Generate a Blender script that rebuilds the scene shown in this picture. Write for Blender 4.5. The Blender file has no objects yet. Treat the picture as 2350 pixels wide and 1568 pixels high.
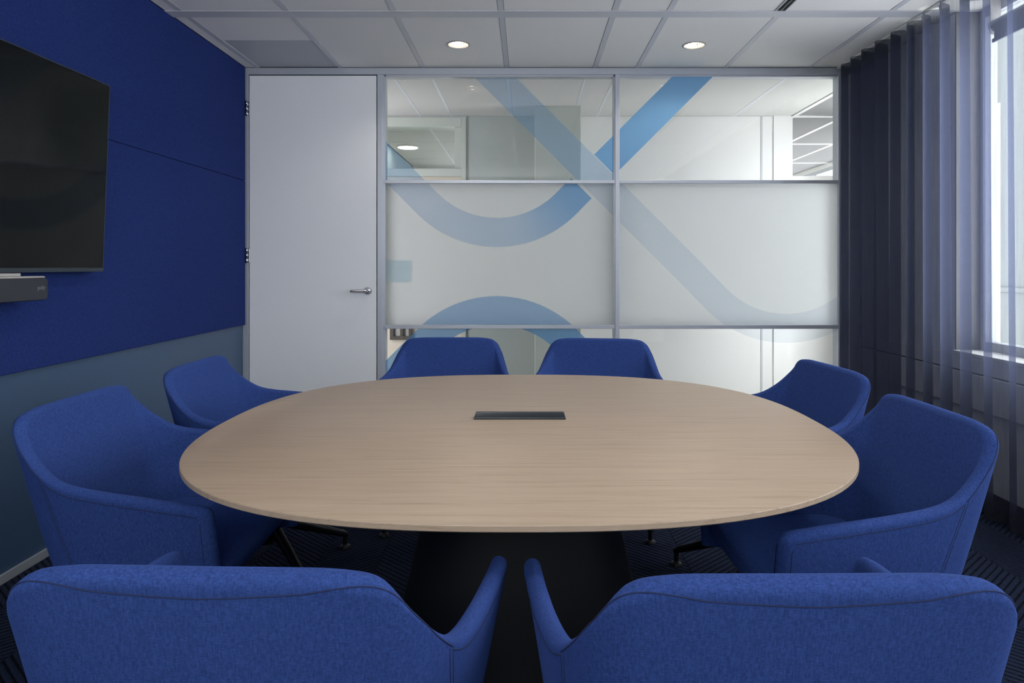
import bpy, bmesh, math, random
from mathutils import Vector, Matrix

random.seed(4)
SC = bpy.context.scene
COL = SC.collection
D = bpy.data
PI = math.pi

# ---------------------------------------------------------------- camera
F, CX, CY, H = 1567.0, 1208.0, 610.0, 1.207      # focal (px), vanishing point (px), eye height (m)
cam_d = D.cameras.new('camera')
cam = D.objects.new('camera', cam_d)
COL.objects.link(cam)
cam.location = (0, 0, H)
cam.rotation_euler = (PI / 2, 0, 0)
cam_d.sensor_width = 36.0
cam_d.sensor_fit = 'HORIZONTAL'
cam_d.lens = F / 2350 * 36.0
cam_d.shift_x = (1175 - CX) / 2350
cam_d.shift_y = -(784 - CY) / 2350
cam_d.clip_start = 0.02
SC.camera = cam

# ---------------------------------------------------------------- view, world, daylight
SC.view_settings.view_transform = 'Standard'
SC.view_settings.look = 'None'
SC.view_settings.gamma = 1.0
SC.view_settings.use_curve_mapping = False
SC.view_settings.exposure = 1.1
SKY = 4.0
world = D.worlds.new('overcast_sky')
SC.world = world
world.use_nodes = True
bg = world.node_tree.nodes['Background']
bg.inputs[0].default_value = (0.975, 0.975, 1.0, 1)
bg.inputs[1].default_value = SKY
SC.cycles.max_bounces = 12
SC.cycles.diffuse_bounces = 6
SC.cycles.glossy_bounces = 4
SC.cycles.transmission_bounces = 10
SC.cycles.transparent_max_bounces = 32
SC.cycles.sample_clamp_indirect = 6.0
SC.cycles.caustics_reflective = False
SC.cycles.caustics_refractive = False


def portal(loc, rot, sx, sy):
    l = D.lights.new('daylight_portal', 'AREA')
    l.shape = 'RECTANGLE'
    l.size, l.size_y = sx, sy
    l.cycles.is_portal = True
    o = D.objects.new('daylight_portal', l)
    COL.objects.link(o)
    o.location, o.rotation_euler = loc, rot
    return o


# room dimensions
YB = 4.80                      # front face of the glazed partition
XL = -1.994                    # left wall paint
XR = 2.35                      # face of the window parapet
XG = 2.484                     # window glass
YP = 3.746                     # pier where the window begins
YF = -1.15                     # wall behind the camera
ZC = 2.60
SILL = 0.746
portal((XG - 0.01, (YP + YF) / 2, (SILL + ZC) / 2), (0, PI / 2, 0), ZC - SILL, YP - YF)
portal((4.05, 9.0, 1.6), (0, PI / 2, 0), 1.9, 4.8)
portal((-.7, YF + 0.01, 1.92), (PI / 2, 0, 0), 2.4, .95)
portal((.45, 9.74, 1.6), (-PI / 2, 0, 0), 3.0, 1.5)
portal((2.94, 5.47, 1.33), (0, PI / 2, 0), 2.4, 1.15)

# ---------------------------------------------------------------- materials
MATS = {}


def new_mat(name):
    m = D.materials.new(name)
    m.use_nodes = True
    nt = m.node_tree
    b = nt.nodes['Principled BSDF']
    return m, nt, b


def srgb(r, g, b):
    def f(c):
        c /= 255.0
        return c / 12.92 if c <= 0.04045 else ((c + 0.055) / 1.055) ** 2.4
    return (f(r), f(g), f(b), 1)


def plain(name, col, rough=0.5, metal=0.0, spec=0.5, bump=0.0, scale=300.0, var=0.0):
    """Principled with a fine noise in colour and relief."""
    m, nt, b = new_mat(name)
    b.inputs['Roughness'].default_value = rough
    b.inputs['Metallic'].default_value = metal
    b.inputs['Specular IOR Level'].default_value = spec
    N, L = nt.nodes, nt.links
    tc = N.new('ShaderNodeTexCoord')
    nz = N.new('ShaderNodeTexNoise')
    nz.inputs['Scale'].default_value = scale
    nz.inputs['Detail'].default_value = 3
    L.new(tc.outputs['Object'], nz.inputs['Vector'])
    mx = N.new('ShaderNodeMix')
    mx.data_type = 'RGBA'
    c = col
    mx.inputs[6].default_value = (c[0] * (1 - var), c[1] * (1 - var), c[2] * (1 - var), 1)
    mx.inputs[7].default_value = (min(1, c[0] * (1 + var)), min(1, c[1] * (1 + var)), min(1, c[2] * (1 + var)), 1)
    L.new(nz.outputs['Fac'], mx.inputs[0])
    L.new(mx.outputs[2], b.inputs['Base Color'])
    if bump > 0:
        bp = N.new('ShaderNodeBump')
        bp.inputs['Strength'].default_value = bump
        bp.inputs['Distance'].default_value = 0.002
        L.new(nz.outputs['Fac'], bp.inputs['Height'])
        L.new(bp.outputs[0], b.inputs['Normal'])
    MATS[name] = m
    return m


def fabric(name, dark, light, scale, stretch, sheen=0.3, bump=0.25):
    """Melange weave: two stretched noises."""
    m, nt, b = new_mat(name)
    N, L = nt.nodes, nt.links
    b.inputs['Roughness'].default_value = 0.95
    b.inputs['Specular IOR Level'].default_value = 0.15
    b.inputs['Sheen Weight'].default_value = sheen
    b.inputs['Sheen Roughness'].default_value = 0.45
    b.inputs['Sheen Tint'].default_value = (light[0] * 1.5, light[1] * 1.5, min(1, light[2] * 1.5), 1)
    tc = N.new('ShaderNodeTexCoord')
    fac = None
    for st in stretch:
        mp = N.new('ShaderNodeMapping')
        mp.inputs['Scale'].default_value = st
        nz = N.new('ShaderNodeTexNoise')
        nz.inputs['Scale'].default_value = scale
        nz.inputs['Detail'].default_value = 2
        nz.inputs['Roughness'].default_value = 0.6
        L.new(tc.outputs['Object'], mp.inputs[0])
        L.new(mp.outputs[0], nz.inputs['Vector'])
        if fac is None:
            fac = nz.outputs['Fac']
        else:
            ma = N.new('ShaderNodeMath')
            ma.operation = 'ADD'
            L.new(fac, ma.inputs[0])
            L.new(nz.outputs['Fac'], ma.inputs[1])
            mb = N.new('ShaderNodeMath')
            mb.operation = 'MULTIPLY'
            L.new(ma.outputs[0], mb.inputs[0])
            mb.inputs[1].default_value = 0.5
            fac = mb.outputs[0]
    cr = N.new('ShaderNodeValToRGB')
    cr.color_ramp.elements[0].position = 0.36
    cr.color_ramp.elements[0].color = dark
    cr.color_ramp.elements[1].position = 0.66
    cr.color_ramp.elements[1].color = light
    L.new(fac, cr.inputs[0])
    L.new(cr.outputs[0], b.inputs['Base Color'])
    bp = N.new('ShaderNodeBump')
    bp.inputs['Strength'].default_value = bump
    bp.inputs['Distance'].default_value = 0.001
    L.new(fac, bp.inputs['Height'])
    L.new(bp.outputs[0], b.inputs['Normal'])
    MATS[name] = m
    return m


def emit(name, col, strength):
    m, nt, b = new_mat(name)
    b.inputs['Base Color'].default_value = (0.8, 0.8, 0.8, 1)
    b.inputs['Emission Color'].default_value = col
    b.inputs['Emission Strength'].default_value = strength
    MATS[name] = m
    return m


def clear_glass(name, tint=(0.965, 0.969, 0.97, 1), ior=1.5):
    """A thin pane: what is behind shows through, Fresnel reflection on top."""
    m = D.materials.new(name)
    m.use_nodes = True
    nt = m.node_tree
    N, L = nt.nodes, nt.links
    N.remove(N['Principled BSDF'])
    out = N['Material Output']
    tr = N.new('ShaderNodeBsdfTransparent')
    tr.inputs[0].default_value = tint
    gl = N.new('ShaderNodeBsdfGlossy')
    gl.inputs['Roughness'].default_value = 0.0
    fr = N.new('ShaderNodeFresnel')
    fr.inputs[0].default_value = ior
    mx = N.new('ShaderNodeMixShader')
    geo = N.new('ShaderNodeNewGeometry')        # a ray leaves the pane through a back face: no second reflection there
    ff = N.new('ShaderNodeMath')
    ff.operation = 'SUBTRACT'
    ff.inputs[0].default_value = 1.0
    L.new(geo.outputs['Backfacing'], ff.inputs[1])
    mu = N.new('ShaderNodeMath')
    mu.operation = 'MULTIPLY'
    L.new(fr.outputs[0], mu.inputs[0])
    L.new(ff.outputs[0], mu.inputs[1])
    L.new(mu.outputs[0], mx.inputs[0])
    L.new(tr.outputs[0], mx.inputs[1])
    L.new(gl.outputs[0], mx.inputs[2])
    L.new(mx.outputs[0], out.inputs[0])
    MATS[name] = m
    return m


def sheer(name, through, t_w, trans_col, trans_w, diff_col, stripes=True):
    """Sheer cloth: gaps of the weave, light scattered through the threads, light off the threads."""
    m = D.materials.new(name)
    m.use_nodes = True
    nt = m.node_tree
    N, L = nt.nodes, nt.links
    N.remove(N['Principled BSDF'])
    out = N['Material Output']
    tr = N.new('ShaderNodeBsdfTransparent')
    tr.inputs[0].default_value = through
    tl = N.new('ShaderNodeBsdfTranslucent')
    tl.inputs[0].default_value = trans_col
    df = N.new('ShaderNodeBsdfDiffuse')
    df.inputs[0].default_value = diff_col
    m1 = N.new('ShaderNodeMixShader')
    m1.inputs[0].default_value = trans_w
    L.new(df.outputs[0], m1.inputs[1])
    L.new(tl.outputs[0], m1.inputs[2])
    m2 = N.new('ShaderNodeMixShader')
    L.new(m1.outputs[0], m2.inputs[1])
    L.new(tr.outputs[0], m2.inputs[2])
    tc = N.new('ShaderNodeTexCoord')
    mp = N.new('ShaderNodeMapping')
    mp.inputs['Scale'].default_value = (40, 40, 1.2)
    nz = N.new('ShaderNodeTexNoise')
    nz.inputs['Scale'].default_value = 3.0
    nz.inputs['Detail'].default_value = 4
    nz.inputs['Distortion'].default_value = 1.2
    L.new(tc.outputs['Object'], mp.inputs[0])
    L.new(mp.outputs[0], nz.inputs['Vector'])
    mr = N.new('ShaderNodeMapRange')
    mr.inputs[1].default_value = 0.3
    mr.inputs[2].default_value = 0.7
    mr.inputs[3].default_value = t_w - 0.06
    mr.inputs[4].default_value = t_w + 0.06
    L.new(nz.outputs['Fac'], mr.inputs[0])
    L.new(mr.outputs[0], m2.inputs[0])
    L.new(m2.outputs[0], out.inputs[0])
    MATS[name] = m
    return m


def frosted(name):
    m = D.materials.new(name)
    m.use_nodes = True
    nt = m.node_tree
    N, L = nt.nodes, nt.links
    N.remove(N['Principled BSDF'])
    out = N['Material Output']
    tl = N.new('ShaderNodeBsdfTranslucent')
    tl.inputs[0].default_value = (0.95, 0.965, 0.995, 1)
    df = N.new('ShaderNodeBsdfDiffuse')
    df.inputs[0].default_value = (0.80, 0.84, 0.87, 1)
    m1 = N.new('ShaderNodeMixShader')
    m1.inputs[0].default_value = 0.93
    L.new(df.outputs[0], m1.inputs[1])
    L.new(tl.outputs[0], m1.inputs[2])
    gl = N.new('ShaderNodeBsdfGlossy')
    gl.inputs['Roughness'].default_value = 0.5
    fr = N.new('ShaderNodeFresnel')
    fr.inputs[0].default_value = 1.2
    m2 = N.new('ShaderNodeMixShader')
    L.new(fr.outputs[0], m2.inputs[0])
    L.new(m1.outputs[0], m2.inputs[1])
    L.new(gl.outputs[0], m2.inputs[2])
    L.new(m2.outputs[0], out.inputs[0])
    MATS[name] = m
    return m


def film(name):
    """Printed blue window film; the print's density is the 'print' colour attribute."""
    m = D.materials.new(name)
    m.use_nodes = True
    nt = m.node_tree
    N, L = nt.nodes, nt.links
    N.remove(N['Principled BSDF'])
    out = N['Material Output']
    at = N.new('ShaderNodeAttribute')
    at.attribute_name = 'print'
    sep = N.new('ShaderNodeSeparateColor')
    L.new(at.outputs['Color'], sep.inputs[0])
    tint = N.new('ShaderNodeMix')
    tint.data_type = 'RGBA'
    tint.inputs[6].default_value = (1, 1, 1, 1)
    tint.inputs[7].default_value = (0.26, 0.48, 0.78, 1)
    L.new(sep.outputs[0], tint.inputs[0])
    tr = N.new('ShaderNodeBsdfTransparent')
    L.new(tint.outputs[2], tr.inputs[0])
    df = N.new('ShaderNodeBsdfDiffuse')
    df.inputs[0].default_value = (0.22, 0.46, 0.74, 1)
    mx = N.new('ShaderNodeMixShader')
    L.new(sep.outputs[1], mx.inputs[0])
    L.new(tr.outputs[0], mx.inputs[1])
    L.new(df.outputs[0], mx.inputs[2])
    L.new(mx.outputs[0], out.inputs[0])
    MATS[name] = m
    return m


def wood(name):
    m, nt, b = new_mat(name)
    N, L = nt.nodes, nt.links
    b.inputs['Roughness'].default_value = 0.42
    b.inputs['Specular IOR Level'].default_value = 0.35
    tc = N.new('ShaderNodeTexCoord')
    mp = N.new('ShaderNodeMapping')
    mp.inputs['Scale'].default_value = (1.1, 34, 34)
    L.new(tc.outputs['Object'], mp.inputs[0])
    n1 = N.new('ShaderNodeTexNoise')
    n1.inputs['Scale'].default_value = 3.2
    n1.inputs['Detail'].default_value = 6
    n1.inputs['Roughness'].default_value = 0.62
    n1.inputs['Distortion'].default_value = 0.35
    L.new(mp.outputs[0], n1.inputs['Vector'])
    mp2 = N.new('ShaderNodeMapping')
    mp2.inputs['Scale'].default_value = (5.0, 260, 260)
    L.new(tc.outputs['Object'], mp2.inputs[0])
    n2 = N.new('ShaderNodeTexNoise')
    n2.inputs['Scale'].default_value = 2.0
    n2.inputs['Detail'].default_value = 3
    L.new(mp2.outputs[0], n2.inputs['Vector'])
    ad = N.new('ShaderNodeMath')
    ad.operation = 'MULTIPLY_ADD'
    L.new(n2.outputs['Fac'], ad.inputs[0])
    ad.inputs[1].default_value = 0.42
    L.new(n1.outputs['Fac'], ad.inputs[2])
    cr = N.new('ShaderNodeValToRGB')
    e = cr.color_ramp.elements
    e[0].position = 0.50
    e[0].color = (0.335, 0.248, 0.172, 1)
    e[1].position = 0.92
    e[1].color = (0.435, 0.335, 0.246, 1)
    k = e.new(0.66)
    k.color = (0.405, 0.306, 0.220, 1)
    L.new(ad.outputs[0], cr.inputs[0])
    L.new(cr.outputs[0], b.inputs['Base Color'])
    bp = N.new('ShaderNodeBump')
    bp.inputs['Strength'].default_value = 0.08
    bp.inputs['Distance'].default_value = 0.0006
    L.new(ad.outputs[0], bp.inputs['Height'])
    L.new(bp.outputs[0], b.inputs['Normal'])
    MATS[name] = m
    return m


def carpet(name, sgn):
    """Ribbed tufted carpet plank: ribs at 45 degrees to its length (fine relief)."""
    m, nt, b = new_mat(name)
    N, L = nt.nodes, nt.links
    b.inputs['Roughness'].default_value = 1.0
    b.inputs['Specular IOR Level'].default_value = 0.1
    tc = N.new('ShaderNodeTexCoord')
    mp = N.new('ShaderNodeMapping')
    mp.inputs['Rotation'].default_value = (0, 0, sgn * math.radians(42))
    L.new(tc.outputs['Object'], mp.inputs[0])
    wv = N.new('ShaderNodeTexWave')
    wv.wave_type = 'BANDS'
    wv.bands_direction = 'Y'
    wv.inputs['Scale'].default_value = 0.314 / 0.024
    wv.inputs['Distortion'].default_value = 1.2
    wv.inputs['Detail'].default_value = 2
    wv.inputs['Detail Scale'].default_value = 6
    L.new(mp.outputs[0], wv.inputs['Vector'])
    nz = N.new('ShaderNodeTexNoise')
    nz.inputs['Scale'].default_value = 260
    nz.inputs['Detail'].default_value = 2
    L.new(tc.outputs['Object'], nz.inputs['Vector'])
    cr = N.new('ShaderNodeValToRGB')
    e = cr.color_ramp.elements
    e[0].position = 0.05
    e[0].color = (0.003, 0.004, 0.009, 1)
    e[1].position = 0.42
    e[1].color = (0.016, 0.024, 0.052, 1)
    L.new(wv.outputs['Fac'], cr.inputs[0])
    mx = N.new('ShaderNodeMix')
    mx.data_type = 'RGBA'
    mx.blend_type = 'MULTIPLY'
    mx.inputs[0].default_value = 1.0
    L.new(cr.outputs[0], mx.inputs[6])
    c2 = N.new('ShaderNodeValToRGB')
    c2.color_ramp.elements[0].position = 0.3
    c2.color_ramp.elements[0].color = (0.45, 0.45, 0.45, 1)
    c2.color_ramp.elements[1].position = 0.7
    c2.color_ramp.elements[1].color = (1.4, 1.4, 1.4, 1)
    L.new(nz.outputs['Fac'], c2.inputs[0])
    L.new(c2.outputs[0], mx.inputs[7])
    L.new(mx.outputs[2], b.inputs['Base Color'])
    bp = N.new('ShaderNodeBump')
    bp.inputs['Strength'].default_value = 0.6
    bp.inputs['Distance'].default_value = 0.004
    L.new(wv.outputs['Fac'], bp.inputs['Height'])
    L.new(bp.outputs[0], b.inputs['Normal'])
    MATS[name] = m
    return m


fabric('chair_wool', (0.0175, 0.039, 0.150, 1), (0.036, 0.074, 0.258, 1), 420, [(1, 1, 0.16), (0.4, 0.4, 1.4)], sheen=0.35, bump=.15)
fabric('panel_wool', (0.010, 0.023, 0.112, 1), (0.023, 0.044, 0.190, 1), 340, [(1, 1, 0.2), (0.4, 0.4, 1.5)], sheen=0.12, bump=.15)
plain('thread', (0.010, 0.020, 0.078, 1), 0.9)
plain('petrol_paint', (0.043, 0.088, 0.170, 1), 0.35, spec=0.5, bump=0.02, scale=60, var=0.03)
plain('white_paint', (0.78, 0.78, 0.76, 1), 0.6, bump=0.03, scale=80, var=0.02)
plain('facade_wall', (0.70, 0.71, 0.72, 1), 0.55, bump=0.03, scale=80, var=0.02)
plain('grey_paint', (0.50, 0.52, 0.55, 1), 0.55, bump=0.03, scale=80, var=0.02)
plain('warm_paint', (0.62, 0.55, 0.46, 1), 0.6, var=0.03, scale=20)
plain('green_paint', (0.48, 0.51, 0.465, 1), 0.6, var=0.02, scale=20)
plain('corridor_white', (0.75, 0.74, 0.73, 1), 0.6, var=0.01, scale=20)
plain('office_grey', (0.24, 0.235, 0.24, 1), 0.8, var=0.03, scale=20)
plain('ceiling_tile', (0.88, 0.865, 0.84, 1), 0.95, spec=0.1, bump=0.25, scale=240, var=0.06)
plain('ceiling_bar', (0.60, 0.61, 0.65, 1), 0.45, metal=0.0, spec=0.4, var=0.01)
plain('reveal_grey', (0.14, 0.14, 0.145, 1), 0.6, var=0.02)
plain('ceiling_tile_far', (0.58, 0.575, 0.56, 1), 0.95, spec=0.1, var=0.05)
plain('grille_grey', (0.50, 0.51, 0.54, 1), 0.5, var=0.02)
plain('aluminium', (0.54, 0.57, 0.63, 1), 0.38, metal=0.4, var=0.02, scale=40)
plain('skirting_grey', (0.27, 0.30, 0.34, 1), 0.5, var=0.02)
plain('door_silver', (0.91, 0.925, 0.95, 1), 0.45, metal=0.0, bump=0.12, scale=220, var=0.05)
plain('steel', (0.62, 0.62, 0.62, 1), 0.22, metal=1.0, var=0.02)
plain('chrome', (0.92, 0.88, 0.82, 1), 0.28, metal=1.0)
plain('black_metal', (0.008, 0.008, 0.010, 1), 0.38, spec=0.5)
plain('black_base', (0.005, 0.006, 0.009, 1), 0.6, spec=0.3)
plain('dark_gap', (0.01, 0.01, 0.012, 1), 0.8)
plain('facade_grey', (0.125, 0.135, 0.125, 1), 0.7, var=.05, scale=2)
plain('flap_grey', (0.035, 0.043, 0.052, 1), 0.32, metal=0.6, var=0.03)
plain('screen_black', (0.005, 0.006, 0.007, 1), 0.07, spec=0.13)
plain('bezel', (0.030, 0.042, 0.056, 1), 0.35, metal=0.3)
plain('mesh_grey', (0.028, 0.032, 0.042, 1), 0.8, bump=0.3, scale=600, var=0.25)
plain('pale_grey', (0.40, 0.385, 0.37, 1), 0.35, var=0.02)
plain('logo_grey', (0.16, 0.17, 0.19, 1), 0.5)
plain('dark_wood', (0.075, 0.062, 0.052, 1), 0.5, var=0.15, scale=30)
plain('corridor_carpet', (0.45, 0.45, 0.44, 1), 0.6, var=0.05)
plain('sage_shade', (0.40, 0.43, 0.41, 1), 0.6, var=0.02, scale=20)  # green-grey, darkened to carry the shade beside the pier
plain('sign_blue', (0.42, 0.66, 0.78, 1), 0.4)
plain('blind_grey', (0.20, 0.23, 0.27, 1), 0.5, metal=0.2, var=0.03)
plain('tape', (0.03, 0.034, 0.042, 1), 0.9)
emit('lamp_warm', (1.0, 0.88, 0.72, 1), 16.0)
emit('lamp_white', (1.0, 0.95, 0.88, 1), 9.0)
emit('fill_panel_glow', (0.95, 0.97, 1.0, 1), 9.0)
clear_glass('clear_glass')
clear_glass('window_glass', (0.96, 0.98, 0.97, 1))
frosted('frosted_film')
film('blue_film')
sheer('curtain_sheer', (0.80, 0.81, 0.84, 1), 0.56, (0.20, 0.23, 0.38, 1), 0.5, (0.014, 0.016, 0.026, 1))
sheer('curtain_heading', (0.80, 0.82, 0.86, 1), 0.34, (0.16, 0.18, 0.26, 1), 0.4, (0.030, 0.032, 0.040, 1))
sheer('blue_sign_sheet', (0.80, 0.92, 0.98, 1), 0.45, (0.66, 0.84, 0.92, 1), 0.7, (0.60, 0.76, 0.84, 1))
wood('oak')
carpet('carpet_a', 1)
carpet('carpet_b', -1)


# ---------------------------------------------------------------- helpers
class MB:
    """Collects boxes, tubes, rings ... and links them as ONE mesh object."""

    def __init__(s):
        s.v, s.f = [], []

    def add(s, vs, fs):
        n = len(s.v)
        s.v += [tuple(p) for p in vs]
        s.f += [tuple(i + n for i in f) for f in fs]
        return s

    def box(s, x0, x1, y0, y1, z0, z1):
        vs = [(x, y, z) for z in (z0, z1) for y in (y0, y1) for x in (x0, x1)]
        return s.add(vs, [(0, 2, 3, 1), (4, 5, 7, 6), (0, 1, 5, 4), (2, 6, 7, 3), (0, 4, 6, 2), (1, 3, 7, 5)])

    def bbox(s, x0, x1, y0, y1, z0, z1, b):
        """box with bevelled edges"""
        bm = bmesh.new()
        bmesh.ops.create_cube(bm, size=1)
        for v in bm.verts:
            v.co = Vector(((x0 + x1) / 2 + v.co.x * (x1 - x0), (y0 + y1) / 2 + v.co.y * (y1 - y0), (z0 + z1) / 2 + v.co.z * (z1 - z0)))
        bmesh.ops.bevel(bm, geom=bm.edges[:], offset=b, segments=2, affect='EDGES', profile=0.5)
        bm.verts.index_update()
        s.add([v.co[:] for v in bm.verts], [[v.index for v in f.verts] for f in bm.faces])
        bm.free()
        return s

    def loft(s, rings, cap=True, closed=True):
        n = len(rings[0])
        vs = [p for r in rings for p in r]
        fs = []
        for i in range(len(rings) - 1):
            for j in range(n if closed else n - 1):
                k = (j + 1) % n
                fs.append((i * n + j, i * n + k, (i + 1) * n + k, (i + 1) * n + j))
        if cap:
            fs.append(tuple(reversed(range(n))))
            fs.append(tuple((len(rings) - 1) * n + j for j in range(n)))
        return s.add(vs, fs)

    def tube(s, pts, r, n=8, cap=True):
        pts = [Vector(p) for p in pts]
        rs = r if isinstance(r, (list, tuple)) else [r] * len(pts)
        rings, up = [], None
        for i, p in enumerate(pts):
            a = pts[max(i - 1, 0)]
            b = pts[min(i + 1, len(pts) - 1)]
            t = (b - a).normalized()
            if up is None:
                up = Vector((0, 0, 1)) if abs(t.z) < 0.9 else Vector((1, 0, 0))
            u = up - t * up.dot(t)
            u = u.normalized()
            w = t.cross(u)
            up = u
            rings.append([p + (u * math.cos(q) + w * math.sin(q)) * rs[i] for q in (2 * PI * k / n for k in range(n))])
        return s.loft(rings, cap)

    def lathe(s, prof, cx=0, cy=0, n=32, cap=True):
        rings = [[(cx + r * math.cos(2 * PI * k / n), cy + r * math.sin(2 * PI * k / n), z) for k in range(n)] for r, z in prof]
        return s.loft(rings, cap)

    def build(s, name, mat, parent=None, smooth=False, bevel=0.0):
        me = D.meshes.new(name)
        me.from_pydata([tuple(p) for p in s.v], [], s.f)
        bm = bmesh.new()
        bm.from_mesh(me)
        bmesh.ops.recalc_face_normals(bm, faces=bm.faces)
        bm.to_mesh(me)
        bm.free()
        me.materials.append(MATS[mat])
        if smooth:
            me.polygons.foreach_set('use_smooth', [True] * len(me.polygons))
        o = D.objects.new(name, me)
        COL.objects.link(o)
        o.parent = parent
        if bevel:
            md = o.modifiers.new('soft_edges', 'BEVEL')
            md.width, md.segments, md.limit_method = bevel, 2, 'ANGLE'
        return o


def smooth_by_angle(o, deg=35):
    me = o.data
    bm = bmesh.new()
    bm.from_mesh(me)
    for f in bm.faces:
        f.smooth = True
    for e in bm.edges:
        if len(e.link_faces) == 2 and e.calc_face_angle(0) > math.radians(deg):
            e.smooth = False
    bm.to_mesh(me)
    bm.free()
    return o


def empty(name, loc=(0, 0, 0), rz=0.0, kind=None):
    o = D.objects.new(name, None)
    COL.objects.link(o)
    o.location = loc
    o.rotation_euler = (0, 0, rz)
    o.empty_display_size = 0.1
    if kind:
        o['kind'] = kind
    return o


def tag(o, label, cat, group=None):
    o['label'] = label
    o['category'] = cat
    if group:
        o['group'] = group
    return o


def struct(o):
    o['kind'] = 'structure'
    return o


def copy_tree(o, parent=None):
    c = o.copy()
    COL.objects.link(c)
    c.parent = parent
    for ch in list(o.children):
        copy_tree(ch, c)
    return c


def piece(src, name, parent, loc):
    """another piece that shares the mesh of src"""
    o = D.objects.new(name, src.data)
    COL.objects.link(o)
    o.parent = parent
    o.location = loc
    return o


def PX(px, y=YB):
    return (px - CX) * y / F


def PZ(py, y=YB):
    return H - (py - CY) * y / F


# ================================================================ SETTING
# ---------------------------------------------------------------- floor: ribbed carpet planks
floor = struct(MB().box(-2.1, 2.62, YF - 0.1, 4.92, -0.08, -0.008).build('floor', 'dark_gap'))
PW, PL = 0.25, 1.0
protos = {}
ix0 = -5
for ix in range(-5, 14):
    x0 = -0.85 + ix * PW
    if x0 + PW < -2.05 or x0 > 2.45:
        continue
    for iy in range(-3, 7):
        y0 = iy * PL - (0.5 if ix % 2 else 0.0) + 0.2
        if y0 + PL < YF or y0 > 4.85:
            continue
        key = 'carpet_a' if ix % 2 else 'carpet_b'
        if y0 + PL > YB + .09:                  # plank cut short at the partition
            ye = YB + .09
            o = MB().bbox(-PW / 2 + .0006, PW / 2 - .0006, .0006, ye - y0 - .0006, -0.0075, 0.0, 0.0012).build('carpet_plank', key, floor)
            o.location = (x0 + PW / 2, y0, 0)
            continue
        if key not in protos:
            o = MB().bbox(-PW / 2 + .0006, PW / 2 - .0006, -PL / 2 + .0006, PL / 2 - .0006, -0.0075, 0.0, 0.0012).build('carpet_plank', key, floor)
            protos[key] = o
            o.location = (x0 + PW / 2, y0 + PL / 2, 0)
        else:
            piece(protos[key], 'carpet_plank', floor, (x0 + PW / 2, y0 + PL / 2, 0))

# ---------------------------------------------------------------- left wall
wall_left = struct(MB().box(XL - 0.12, XL, YF - 0.1, YB + 0.06, 0, ZC + 0.05).build('wall_left', 'petrol_paint'))
ZP = 0.792
ZS = 1.804
MB().bbox(XL, -1.974, YF, YB - 0.004, ZP, ZS - 0.0012, 0.003).build('acoustic_panel', 'panel_wool', wall_left)
MB().bbox(XL, -1.974, YF, YB - 0.004, ZS + 0.0012, ZC - 0.001, 0.003).build('acoustic_panel', 'panel_wool', wall_left)
base_left = struct(MB().bbox(XL, XL + 0.012, YF, YB, 0, 0.036, 0.002).build('baseboard_left', 'skirting_grey'))

# ---------------------------------------------------------------- wall behind the camera, with an unseen window added to light door and table
wall_front = struct(MB().box(-2.1, -1.9, YF - 0.12, YF, 0, ZC + .05).box(.5, 2.62, YF - 0.12, YF, 0, ZC + .05)
                    .box(-1.9, .5, YF - 0.12, YF, 0, 1.45).box(-1.9, .5, YF - 0.12, YF, 2.4, ZC + .05).build('wall_front', 'white_paint'))
win2 = empty('window_2_fill', (0, YF - 0.06, 0), kind='structure')
MB().box(-1.9, .5, -.03, .03, 1.45, 1.50).box(-1.9, .5, -.03, .03, 2.35, 2.4).build('window_frame', 'grey_paint', win2)
for x in (-1.9, -.72, .46):
    MB().box(x, x + .04, -.03, .03, 1.50, 2.35).build('window_mullion', 'grey_paint', win2)
for x in (-1.86, -.68):
    MB().box(x, x + 1.14, -.003, .003, 1.50, 2.35).build('window_pane', 'window_glass', win2)

# ---------------------------------------------------------------- right (window) wall
wall_right = struct(MB().box(XR, XG + 0.1, YP, YB + 0.1, 0, ZC + .05)
                    .box(XR, XG + 0.1, YF - .1, YP, 0, SILL - 0.02).build('wall_right', 'facade_wall'))
MB().bbox(XR - 0.012, XG, YF, YP - .001, SILL - 0.02, SILL, 0.003).build('window_sill', 'white_paint', wall_right)
trunk = MB().bbox(XR - 0.030, XR, YF, YB - .001, 0.462, 0.640, 0.003).build('cable_trunking', 'facade_wall', wall_right)
MB().bbox(XR - 0.012, XR, YF, YB - .001, 0.648, SILL - .021, 0.002).build('parapet_panel', 'facade_wall', wall_right)
MB().box(XR - 0.004, XR, YF, YB - .001, 0.636, 0.650).build('dark_joint', 'dark_gap', wall_right)
struct(MB().bbox(XR - .012, XR, YF, YB, 0, 0.06, 0.002).build('baseboard_right', 'dark_gap'))
MB().box(XR + .002, XG + .06, YP - .010, YP + .001, SILL, ZC).build('window_reveal', 'reveal_grey', wall_right)
win1 = empty('window_1', (XG, 0, 0), kind='structure')
MB().box(0, .06, YF, YP, SILL, SILL + .05).box(0, .06, YF, YP, ZC - .05, ZC).build('window_frame', 'grey_paint', win1)
for y in (YP - .05, 2.55, 1.35, 0.15, YF):
    MB().box(0, .06, y, y + .05, SILL + .05, ZC - .05).build('window_mullion', 'grey_paint', win1)
for y0, y1 in ((YF + .05, .15), (.20, 1.35), (1.40, 2.55), (2.60, YP - .05)):
    MB().box(.025, .031, y0, y1, SILL + .05, ZC - .05).build('window_pane', 'window_glass', win1)

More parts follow.
